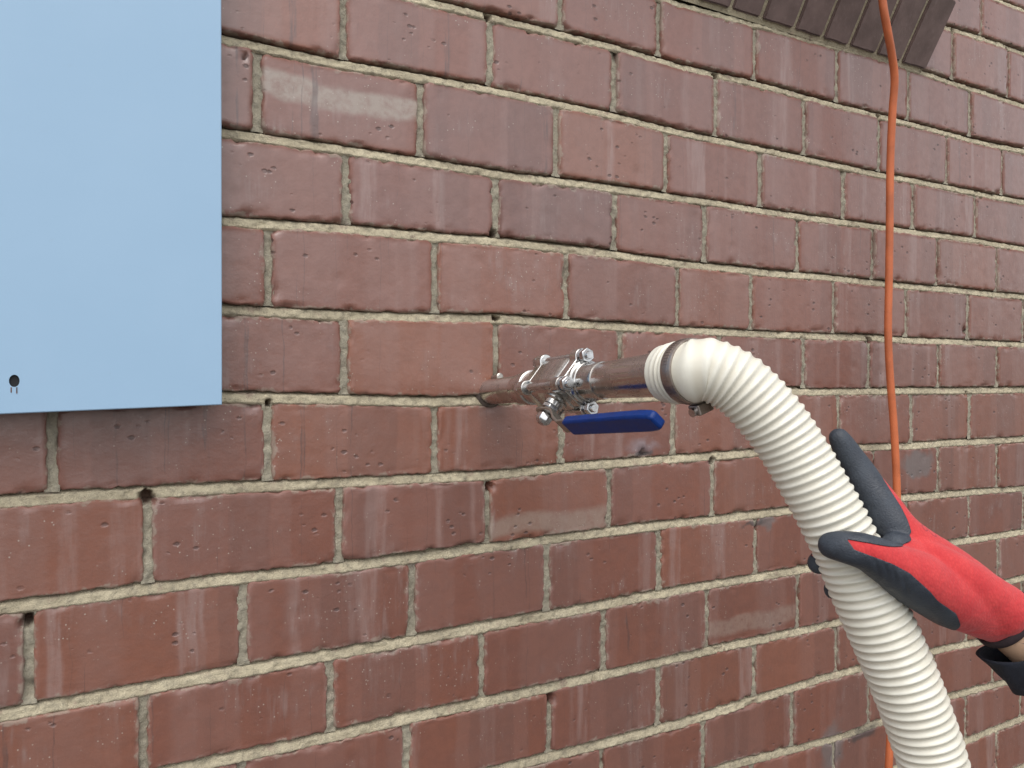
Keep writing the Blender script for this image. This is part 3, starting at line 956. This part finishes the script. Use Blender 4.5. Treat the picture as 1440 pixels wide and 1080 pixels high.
# ------------------------------------------------------------------ corrugated hose
def axp(t): return P0 + axis * t
HZ = .607
hose_key = [axp(.318), axp(.333), axp(.350), atz(999, 521, .600), atz(1038, 540, .597), atz(1080, 582, .595), atz(1112, 627, .594), atz(1142, 678, .592),
            atz(1168, 725, .590), atz(1193, 775, .589), atz(1222, 845, .588), atz(1249, 905, .587), atz(1277, 972, .586), atz(1302, 1042, .586),
            atz(1318, 1100, .586), atz(1345, 1230, .59), atz(1362, 1420, .60)]
e_ = hose_key[-1]
hose_key += [Vector((e_.x + .03, e_.y - .02, .45)), Vector((e_.x + .06, e_.y - .05, .18)), Vector((e_.x + .16, e_.y - .12, .05)), Vector((e_.x + .40, e_.y - .25, .032)), Vector((e_.x + 1.2, e_.y - .5, .030))]
cen, sarc = resample(catmull(hose_key, 24), .00075)
nt = NT('white ribbed plastic')
P = nt.coord('Object')
n = nt.noise(P, 30, 4, .6)
c = nt.mix(nt.ramp(n, .3, .7), (.65, .625, .535), (.71, .69, .61))
c = nt.mix(nt.ramp(nt.noise(P, 130, 4, .7), .6, .8, 0, .22), c, (.56, .52, .43))
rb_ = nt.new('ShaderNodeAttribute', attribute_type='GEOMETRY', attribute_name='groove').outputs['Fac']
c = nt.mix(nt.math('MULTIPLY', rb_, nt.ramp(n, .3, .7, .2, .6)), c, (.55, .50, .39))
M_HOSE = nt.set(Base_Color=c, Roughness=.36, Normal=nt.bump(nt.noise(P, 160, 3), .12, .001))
def hose_mesh():
    nr, n = len(cen), 56
    T = np.gradient(cen, axis=0); T /= np.linalg.norm(T, axis=1)[:, None]
    u = np.cross(T[0], [0, 0, 1.0]); u /= np.linalg.norm(u)
    Vs, G = [], []
    pitch, R = .0068, .0246
    smooth_end = .004
    ph = 0.0
    ang = np.linspace(0, 2 * np.pi, n, endpoint=False)
    for k in range(nr):
        u = u - T[k] * u.dot(T[k]); u /= np.linalg.norm(u); w = np.cross(T[k], u)
        s = sarc[k]
        q = np.clip((s - smooth_end) / .008, 0, 1)
        amp = q * (.00080 + .00042 * min(1, max(0, (s - .17) / .1)) + .0002 * math.sin(s * 41) * math.sin(s * 97 + 1))
        th = 2 * np.pi * s / pitch + ang
        wave = np.cos(th)
        prof = 2 * ((1 + wave) / 2) ** 1.5 - 1 + .25 * vnoise(np.stack([np.cos(ang) * 2, np.sin(ang) * 2, np.full(n, s * 160)], -1), 77)
        minor = np.maximum(0, np.cos(th + np.pi)) ** 3 * 0.0
        r = R + amp * (prof + minor) - .0006 * (1 - q)
        Vs.append(cen[k] + np.outer(r * np.cos(ang), u) + np.outer(r * np.sin(ang), w))
        G.append(np.clip(-(prof + minor), 0, 1) * q)
    V = np.concatenate(Vs)
    idx = np.arange(nr * n).reshape(nr, n)
    F = np.stack([idx[:-1], np.roll(idx, -1, 1)[:-1], np.roll(idx, -1, 1)[1:], idx[1:]], -1).reshape(-1, 4)
    # inner wall at the open end
    inner = []
    for k in (0, 8, 20, 30):
        inner.append(cen[k] + (Vs[k] - cen[k]) * .94)
    n0 = len(V); V = np.concatenate([V] + inner)
    ii = n0 + np.arange(4 * n).reshape(4, n)
    prev = idx[0]
    add = []
    for row in ii:
        add.append(np.stack([np.roll(prev, -1), prev, row, np.roll(row, -1)], -1)); prev = row
    F = np.concatenate([F] + add)
    g = np.concatenate(G + [np.zeros(4 * n)])
    return V, F, g
V, F, gr = hose_mesh()
hbase = Vector((e_.x + .1, e_.y - .08, 0))
hose = empty('ribbed_hose', Matrix.Translation(hbase))
tag(hose, 'thick cream white ribbed plastic hose clamped to the valve outlet', 'hose')
me = mesh_np('ribbed_tube', V - np.array(hbase), F, True)
a = me.attributes.new('groove', 'FLOAT', 'POINT'); a.data.foreach_set('value', gr.astype(np.float32))
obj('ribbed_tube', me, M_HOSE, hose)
# worm-drive clamp round the hose end
M_BAND = metal('weathered clamp band', (.40, .35, .32), .36, (.17, .13, .11), .7, 90)
cx = Matrix((axis, wdir, stem)).transposed().to_4x4(); cx.translation = axp(.3455) - hbase
bm = lathe([(-.0058, .0243), (-.0058, .0257), (-.005, .0261), (.005, .0261), (.0058, .0257), (.0058, .0243)], 64, closed_ends=False); bm.transform(cx)
o = obj('hose_clamp', bm_mesh(bm, 'hose_clamp'), M_BAND, hose); smooth_angle(o, 50); cl = o
bm = bmesh.new()
for k in range(64):
    a_ = 2 * math.pi * k / 64
    add_box(bm, Vector((0, .0262 * math.cos(a_), .0262 * math.sin(a_))), (.0055, .0005, .0011), Matrix.Rotation(a_, 4, 'X'))
bm.transform(cx)
obj('screw_thread', bm_mesh(bm, 'screw_thread'), M_BAND, cl)
hu = Matrix.Rotation(math.radians(150), 4, 'X')
bm = bmesh.new(); add_box(bm, Vector((0, .0305, 0)), (.012, .009, .016)); bm.transform(cx @ hu)
o = obj('screw_housing', bm_mesh(bm, 'screw_housing'), M_BAND, cl); bevel(o, .0012)
bm = lathe([(-.014, .0036), (.011, .0036)], 12); bm.transform(cx @ hu @ Matrix.Translation((0, .0312, 0)) @ Matrix.Rotation(math.pi / 2, 4, 'Y'))
o = obj('screw', bm_mesh(bm, 'screw'), M_BOLT, cl); smooth_angle(o)

# ------------------------------------------------------------------ orange cord
cord_px = [(1236, -60, .082), (1241, 0, .080), (1246, 32, .078), (1254, 76, .072), (1258, 112, .066), (1255, 158, .058), (1252, 232, .050), (1251, 330, .046), (1250, 400, .044),
           (1249, 470, .043), (1252, 535, .044), (1257, 600, .045), (1261, 680, .047), (1262, 760, .05), (1261, 860, .053), (1257, 960, .055), (1252, 1040, .057), (1249, 1100, .058), (1246, 1250, .06)]
ck = [at(x, y, o_) for x, y, o_ in cord_px]
top = ck[0]
ck = [Vector((top.x - .02, .02, top.z + .25)), Vector((top.x - .01, -.05, top.z + .12))] + ck
l_ = ck[-1]
ck += [Vector((l_.x + .01, l_.y - .01, .30)), Vector((l_.x, l_.y - .03, .05)), Vector((l_.x + .1, l_.y - .12, .0085)), Vector((l_.x + .5, l_.y - .4, .0085)), Vector((l_.x + 1.3, l_.y - .45, .0085))]
cc, _ = resample(catmull(ck, 14), .006)
bm = tube_np([Vector(p) - Vector(ck[-1]) for p in cc], .0057, 18)
M_CORD = mat_simple('orange rubber', (.50, .13, .046), .5, 0, .1, 25, .12, 200)
o = obj('extension_cord', bm_mesh(bm, 'extension_cord', True), M_CORD); o.location = ck[-1]
tag(o, 'orange cord hanging down the wall from over the brick sill', 'cord')

# ------------------------------------------------------------------ gloved hand
HB = .589
def hp(x, y, dz): return atz(x, y, HB - dz / 1000)
chains = {
 'index':  ([(1180, 616, -21), (1205, 658, -20), (1236, 706, -12), (1272, 757, -3), (1340, 805, -6), (1405, 858, -10), (1440, 886, -10)], [7.4, 11, 14.2, 17, 18.5, 20, 20]),
 'thumb':  ([(1170, 767, 26), (1193, 770, 33), (1219, 777, 36), (1250, 793, 31), (1284, 811, 22), (1336, 839, 8), (1402, 868, -8), (1440, 894, -10)], [9.4, 11.4, 12.6, 15.6, 20.5, 22.5, 20.5, 21]),
 'middle': ([(1151, 792, -16), (1180, 768, -38), (1222, 742, -46), (1275, 770, -24), (1335, 812, -20), (1405, 864, -20), (1440, 890, -12)], [8, 8.8, 9.5, 13, 16, 17, 17]),
 'ring':   ([(1173, 829, -25), (1205, 800, -46), (1245, 775, -56), (1290, 792, -40), (1345, 830, -32), (1405, 870, -24), (1440, 892, -14)], [7.5, 8, 9, 12, 15, 17, 17]),
 'little': ([(1218, 852, -38), (1240, 832, -56), (1268, 812, -64), (1308, 820, -54), (1355, 846, -42), (1405, 872, -26)], [6.5, 7.2, 8, 10, 13, 15]),
 'web':    ([(1260, 770, 14), (1300, 796, 8), (1350, 830, 0)], [11, 17, 19]),
 'back':   ([(1290, 779, 8), (1342, 811, 10), (1408, 858, 0)], [14, 17.5, 21])}
bm_all = bmesh.new()
def capsule_chain(pts, rad):
    """tapered round-ended tube"""
    P = catmull(pts, 5); n = len(P)
    R = np.interp(np.linspace(0, len(rad) - 1, n), range(len(rad)), rad)
    d0 = (P[0] - P[1]).normalized(); d1 = (P[-1] - P[-2]).normalized()
    pts2, r2 = [], []
    for a_ in (80, 55, 30): pts2.append(P[0] + d0 * R[0] * math.sin(math.radians(a_))); r2.append(R[0] * math.cos(math.radians(a_)))
    pts2 += P; r2 += list(R)
    for a_ in (30, 55, 80): pts2.append(P[-1] + d1 * R[-1] * math.sin(math.radians(a_))); r2.append(R[-1] * math.cos(math.radians(a_)))
    return tube_np(pts2, r2, 20)
def merge(bm_to, bm_from):
    me = bpy.data.meshes.new('t'); bm_from.to_mesh(me); bm_from.free(); bm_to.from_mesh(me); bpy.data.meshes.remove(me)
for k, (pp, rr) in chains.items():
    merge(bm_all, capsule_chain([hp(*p) for p in pp], [r / 1000 for r in rr]))
bmesh.ops.recalc_face_normals(bm_all, faces=bm_all.faces)
tmp_me = bpy.data.meshes.new('t'); bm_all.to_mesh(tmp_me); bm_all.free()
tmp = bpy.data.objects.new('t', tmp_me); COL.objects.link(tmp)
md = tmp.modifiers.new('r', 'REMESH'); md.mode = 'VOXEL'; md.voxel_size = .0014
md = tmp.modifiers.new('s', 'SMOOTH'); md.factor = .5; md.iterations = 12
bpy.context.view_layer.update()
ev = tmp.evaluated_get(bpy.context.evaluated_depsgraph_get())
gme = bpy.data.meshes.new_from_object(ev)
bpy.data.objects.remove(tmp)
# triangulate and cut along the edge of the dipped coating
bm = bmesh.new(); bm.from_mesh(gme); bmesh.ops.triangulate(bm, faces=bm.faces)
bm.normal_update()
GV = np.array([v.co[:] for v in bm.verts]); GN = np.array([v.normal[:] for v in bm.verts]); GF = np.array([[v.index for v in f.verts] for f in bm.faces])
bm.free()
hc = np.array(hp(1290, 780, 0)); ex, ey, ez = np.array(AX), -np.array(AY), -np.array(_fwd2)
def hloc(V):
    d = V - hc
    return np.stack([d @ ex, d @ ey, d @ ez], -1) * 1000            # mm in the hand's own frame
red_px = [(1192, 585, -12), (1222, 640, -12), (1239, 668, -8), (1251, 692, -4), (1263, 712, 0), (1271, 730, 4), (1275, 746, 6), (1271, 757, 10), (1260, 763, 16), (1240, 765, 34), (1218, 763, 44), (1194, 760, 44),
          (1202, 773, 46), (1229, 783, 46), (1251, 791, 44), (1273, 803, 40), (1300, 828, 34), (1311, 841, 30), (1337, 859, 24), (1342, 873, 16), (1350, 930, 0), (1480, 980, 0), (1480, 560, 0), (1190, 560, 0)]
red_poly = hloc(np.array([tuple(hp(*q_)) for q_ in red_px]))[:, :2]
def poly_sd(Q, poly):
    d = np.full(len(Q), 1e9); inside = np.zeros(len(Q), bool)
    for k in range(len(poly)):
        a_, b_ = poly[k], poly[(k + 1) % len(poly)]
        e = b_ - a_; w = Q - a_
        t = np.clip((w @ e) / (e @ e), 0, 1)
        d = np.minimum(d, np.linalg.norm(w - t[:, None] * e, axis=1))
        c1 = (a_[1] <= Q[:, 1]) != (b_[1] <= Q[:, 1])
        xi = a_[0] + (Q[:, 1] - a_[1]) / np.where(abs(e[1]) < 1e-9, 1e-9, e[1]) * e[0]
        inside ^= c1 & (Q[:, 0] < xi)
    return np.where(inside, d, -d)
LQ = hloc(GV)
cuff_c = hp(1410, 868, -10); cuff_ax = (hp(1490, 930, -10) - cuff_c).normalized()
sd = poly_sd(LQ[:, :2], red_poly)
dors = np.array([.72, .69, -.05]); LN = np.stack([GN @ ex, GN @ ey, GN @ ez], -1)
back_sd = (LN @ dors) * 6.0 + np.where(LQ[:, 0] > 18, 8, 0)          # far side: knit back of the hand, dipped palm and fingers
blend = np.clip((LQ[:, 2] + np.where(LQ[:, 1] + .55 * LQ[:, 0] > -14, 38, 14)) / 6, 0, 1)   # 1 on the thumb side
sd = sd * blend + back_sd * (1 - blend)
def split(V, F, s):
    """cut triangles along s = 0, giving the two sides with a shared clean border"""
    out = []
    for sign in (1, -1):
        q = s * sign
        verts = [tuple(v) for v in V]; faces = []; cache = {}
        def cut(i, j):
            key = (min(i, j), max(i, j))
            if key not in cache:
                t = q[i] / (q[i] - q[j]); verts.append(tuple(V[i] + (V[j] - V[i]) * t)); cache[key] = len(verts) - 1
            return cache[key]
        m = (q[F] > 0); cnt = m.sum(1)
        for f in F[cnt == 3]: faces.append(tuple(f))
        for f, mm in zip(F[(cnt > 0) & (cnt < 3)], m[(cnt > 0) & (cnt < 3)]):
            poly = []
            for k in range(3):
                i, j = f[k], f[(k + 1) % 3]
                if mm[k]: poly.append(int(i))
                if mm[k] != mm[(k + 1) % 3]: poly.append(cut(i, j))
            faces.append(tuple(poly))
        used = sorted({i for f in faces for i in f}); mp = {o_: n_ for n_, o_ in enumerate(used)}
        out.append(([verts[i] for i in used], [tuple(mp[i] for i in f) for f in faces]))
    return out
# slack of the knit: soft puckers, stronger towards the wrist
GV = GV + GN * (.0004 * fbm(GV * 75, 3, 40) * np.clip((sd + 1) / 4, 0.25, 1) + .0005 * np.clip((LQ[:, 0] - 10) / 40, 0, 1) * fbm(LQ @ np.array([[.06, .02, 0], [-.02, .16, 0], [0, 0, .03]]).T, 2, 41))[:, None]
# creases of the knit where the wrist bends
wr = hp(1352, 874, 14)
for k, (x, y, dz, r_) in enumerate(((1346, 868, 16, 4), (1353, 876, 15, 3.2), (1368, 882, 12, 3.5), (1330, 850, 20, 5))):
    c_ = np.array(hp(x, y, dz)); dd = np.linalg.norm((GV - c_), axis=1) * 1000
    GV = GV - GN * (np.exp(-(dd / r_) ** 2) * .0016)[:, None]
for k, (x, y) in enumerate(((1222, 790), (1236, 796), (1250, 806), (1268, 822))):   # folds of the coating below the thumb
    c_ = np.array(hp(x, y, 36)); q_ = hloc(c_[None])[0]
    dd = np.abs((LQ[:, 0] - q_[0]) * .9 + (LQ[:, 1] - q_[1]) * .42)
    near = np.exp(-(np.linalg.norm(LQ[:, :2] - q_[:2], axis=1) / 9) ** 2) * (LQ[:, 2] > 0)
    GV = GV - GN * (np.exp(-(dd / 1.6) ** 2) * near * .0011)[:, None]
(kv, kf), (cv, cf) = split(GV, GF, sd)
kv_ = np.array(kv); tri = np.array([[f[0], f[k], f[k + 1]] for f in kf for k in range(1, len(f) - 1)])
(kv, kf), _ = split(kv_, tri, -((kv_ - np.array(cuff_c)) @ np.array(cuff_ax)))        # open end of the knit wrist
wrist = hp(1410, 868, -10); elbow = atz(1795, 1168, .545)
shoulder = CAM + AX * .80 + AY * .02 + _fwd2 * .12
pbase = Vector((shoulder.x + .1, shoulder.y, 0))
def from_py(name, vs, fs, off):
    me = bpy.data.meshes.new(name); me.from_pydata([tuple(Vector(v) - off) for v in vs], [], fs); me.update(); me.validate()
    me.polygons.foreach_set('use_smooth', np.full(len(me.polygons), True)); return me
nt = NT('red knit')
P = nt.coord('Object')
wv = nt.voro(nt.vmath('MULTIPLY', P, (1, 1, .6)), 620)
n = nt.noise(P, 70, 4, .6)
c = nt.mix(nt.ramp(n, .3, .7), (.48, .034, .038), (.57, .052, .052))
c = nt.mix(nt.ramp(wv, .2, .6, 0, .35), c, (.40, .025, .03))
for mx, my, mr in ((1314, 748, .0032), (1301, 742, .0022)):          # faint printed marks on the back
    q_ = hp(mx, my, 6) - Vector((pbase))
    d_ = nt.vmath('LENGTH', nt.vmath('MULTIPLY', nt.vmath('SUBTRACT', P, tuple(q_)), (1, .45, 1)))
    ringm = nt.math('MULTIPLY', nt.ramp(nt.math('ABSOLUTE', nt.math('SUBTRACT', d_, mr)), .0006, .0003), nt.ramp(n, .35, .5))
    c = nt.mix(nt.math('MULTIPLY', ringm, .6), c, (.16, .015, .03))
M_KNIT = nt.set(Base_Color=c, Roughness=.85, Normal=nt.bump(wv, .35, .0008), Sheen_Weight=.15, Specular_IOR_Level=.25)
nt = NT('black nitrile dip')
P = nt.coord('Object')
n = nt.noise(P, 60, 5, .65)
c = nt.mix(nt.ramp(n, .35, .7), (.022, .028, .040), (.040, .050, .066))
M_DIP = nt.set(Base_Color=c, Roughness=nt.ramp(n, .3, .7, .45, .68), Normal=nt.bump(nt.math('ADD', n, nt.noise(P, 700, 3)), .4, .0012))
nt = NT('skin')
P = nt.coord('Object')
n = nt.noise(P, 50, 5, .6)
c = nt.mix(nt.ramp(n, .3, .7), (.42, .26, .17), (.53, .35, .235))
tt = nt.ramp(nt.math('ABSOLUTE', nt.math('SUBTRACT', nt.noise(P, 75, 1, .4), .5)), .035, .018)      # tattoo lines
tt = nt.math('MULTIPLY', tt, nt.ramp(nt.noise(P, 45, 2), .5, .56))
c = nt.mix(nt.math('MULTIPLY', tt, .75), c, (.05, .055, .06))
M_SKIN = nt.set(Base_Color=c, Roughness=.55, Normal=nt.bump(nt.noise(P, 600, 3), .2, .0005))
M_NAVY = mat_simple('navy cloth', (.010, .013, .024), .85, 0, .25, 60, .5, 900, .001)

# the person's arm (hand inside the glove, wrist, forearm, upper arm) as one surface
bm = bmesh.new()
arm_pts = [hp(1330, 822, -8), hp(1395, 862, -8), wrist, wrist.lerp(elbow, .12), wrist.lerp(elbow, .4), wrist.lerp(elbow, .8), elbow, elbow.lerp(shoulder, .3), elbow.lerp(shoulder, .7), shoulder]
arm_r = [.010, .0175, .0205, .0225, .034, .042, .042, .046, .052, .055]
bmA = tube_np([p - pbase for p in catmull(arm_pts, 6)], list(np.interp(np.linspace(0, 9, 55), range(10), arm_r)), 28)
person = obj('person', bm_mesh(bmA, 'arm', True), M_SKIN); person.location = pbase
tag(person, 'person reaching in from the right, gripping the hose in a red and black glove', 'person')
glove = obj('glove', from_py('glove', kv, kf, pbase), M_KNIT, person)
par = list(range(len(cv)))
def find(i):
    while par[i] != i: par[i] = par[par[i]]; i = par[i]
    return i
for f in cf:
    for k in f[1:]:
        a_, b_ = find(f[0]), find(k)
        if a_ != b_: par[a_] = b_
isl = {}
for f in cf: isl.setdefault(find(f[0]), []).append(f)
for fs in isl.values():                                              # each dipped patch
    used = sorted({i for f in fs for i in f}); mp = {o_: n_ for n_, o_ in enumerate(used)}
    o = obj('rubber_dip', from_py('rubber_dip', [cv[i] for i in used], [tuple(mp[i] for i in f) for f in fs], pbase), M_DIP, glove)
    so = o.modifiers.new('thick', 'SOLIDIFY'); so.thickness = .0008; so.offset = 1.0
# dark elastic band at the glove's end
ad = cuff_ax
bc = hp(1412, 870, -10)
ud = ad.orthogonal().normalized(); wd = ad.cross(ud)
def ring_tube(c, R, r, n=48, m=10):
    bm = bmesh.new(); rg = []
    for k in range(n):
        a_ = 2 * math.pi * k / n
        e = ud * math.cos(a_) + wd * math.sin(a_)
        rg.append([bm.verts.new(c + e * (R + r * math.cos(2 * math.pi * j / m)) + ad * (r * 2.1 * math.sin(2 * math.pi * j / m))) for j in range(m)])
    for k in range(n):
        for j in range(m): bm.faces.new((rg[k][j], rg[(k + 1) % n][j], rg[(k + 1) % n][(j + 1) % m], rg[k][(j + 1) % m]))
    return bm
o = obj('wrist_band', bm_mesh(ring_tube(bc - pbase, .0240, .0018), 'wrist_band', True), mat_simple('dark elastic', (.03, .018, .022), .8, 0, .2, 100, .4, 900), glove)
# sleeve, open at the wrist with a dropped lower cuff
sp = [wrist.lerp(elbow, .10), wrist.lerp(elbow, .15), wrist.lerp(elbow, .3), wrist.lerp(elbow, .6), wrist.lerp(elbow, .9), elbow, elbow.lerp(shoulder, .15), elbow.lerp(shoulder, .5), elbow.lerp(shoulder, .85), shoulder + (shoulder - elbow).normalized() * .02]
sr = [.0315, .033, .040, .047, .053, .054, .054, .059, .064, .066]
path = catmull(sp, 8); rad = np.interp(np.linspace(0, 9, len(path)), range(10), sr)
n = 40
T = [(path[min(i + 1, len(path) - 1)] - path[max(i - 1, 0)]).normalized() for i in range(len(path))]
u = (AY - T[0] * AY.dot(T[0])).normalized()
bm = bmesh.new(); rg = []
for i, p in enumerate(path):
    u = (u - T[i] * u.dot(T[i])).normalized(); w = T[i].cross(u)
    row = []
    for k in range(n):
        a_ = 2 * math.pi * k / n
        drop = max(0.0, math.cos(a_)) ** 2
        fold = 1 + .05 * vnoise(np.array([[i * .35, math.cos(a_) * 2.2, math.sin(a_) * 2.2]]), 31)[0]
        q = p + (u * math.cos(a_) + w * math.sin(a_)) * (rad[i] * fold) + u * .004 * (1 if i < 12 else 0)
        if i < 6: q = q - T[0] * (.016 * drop * (1 - i / 6))
        row.append(bm.verts.new(q - pbase))
    rg.append(row)
for a_, b_ in zip(rg, rg[1:]):
    for k in range(n): bm.faces.new((a_[k], a_[(k + 1) % n], b_[(k + 1) % n], b_[k]))
bm.faces.new(rg[-1])
o = obj('sleeve', bm_mesh(bm, 'sleeve', True), M_NAVY, person)
so = o.modifiers.new('thick', 'SOLIDIFY'); so.thickness = .0016; so.offset = -1
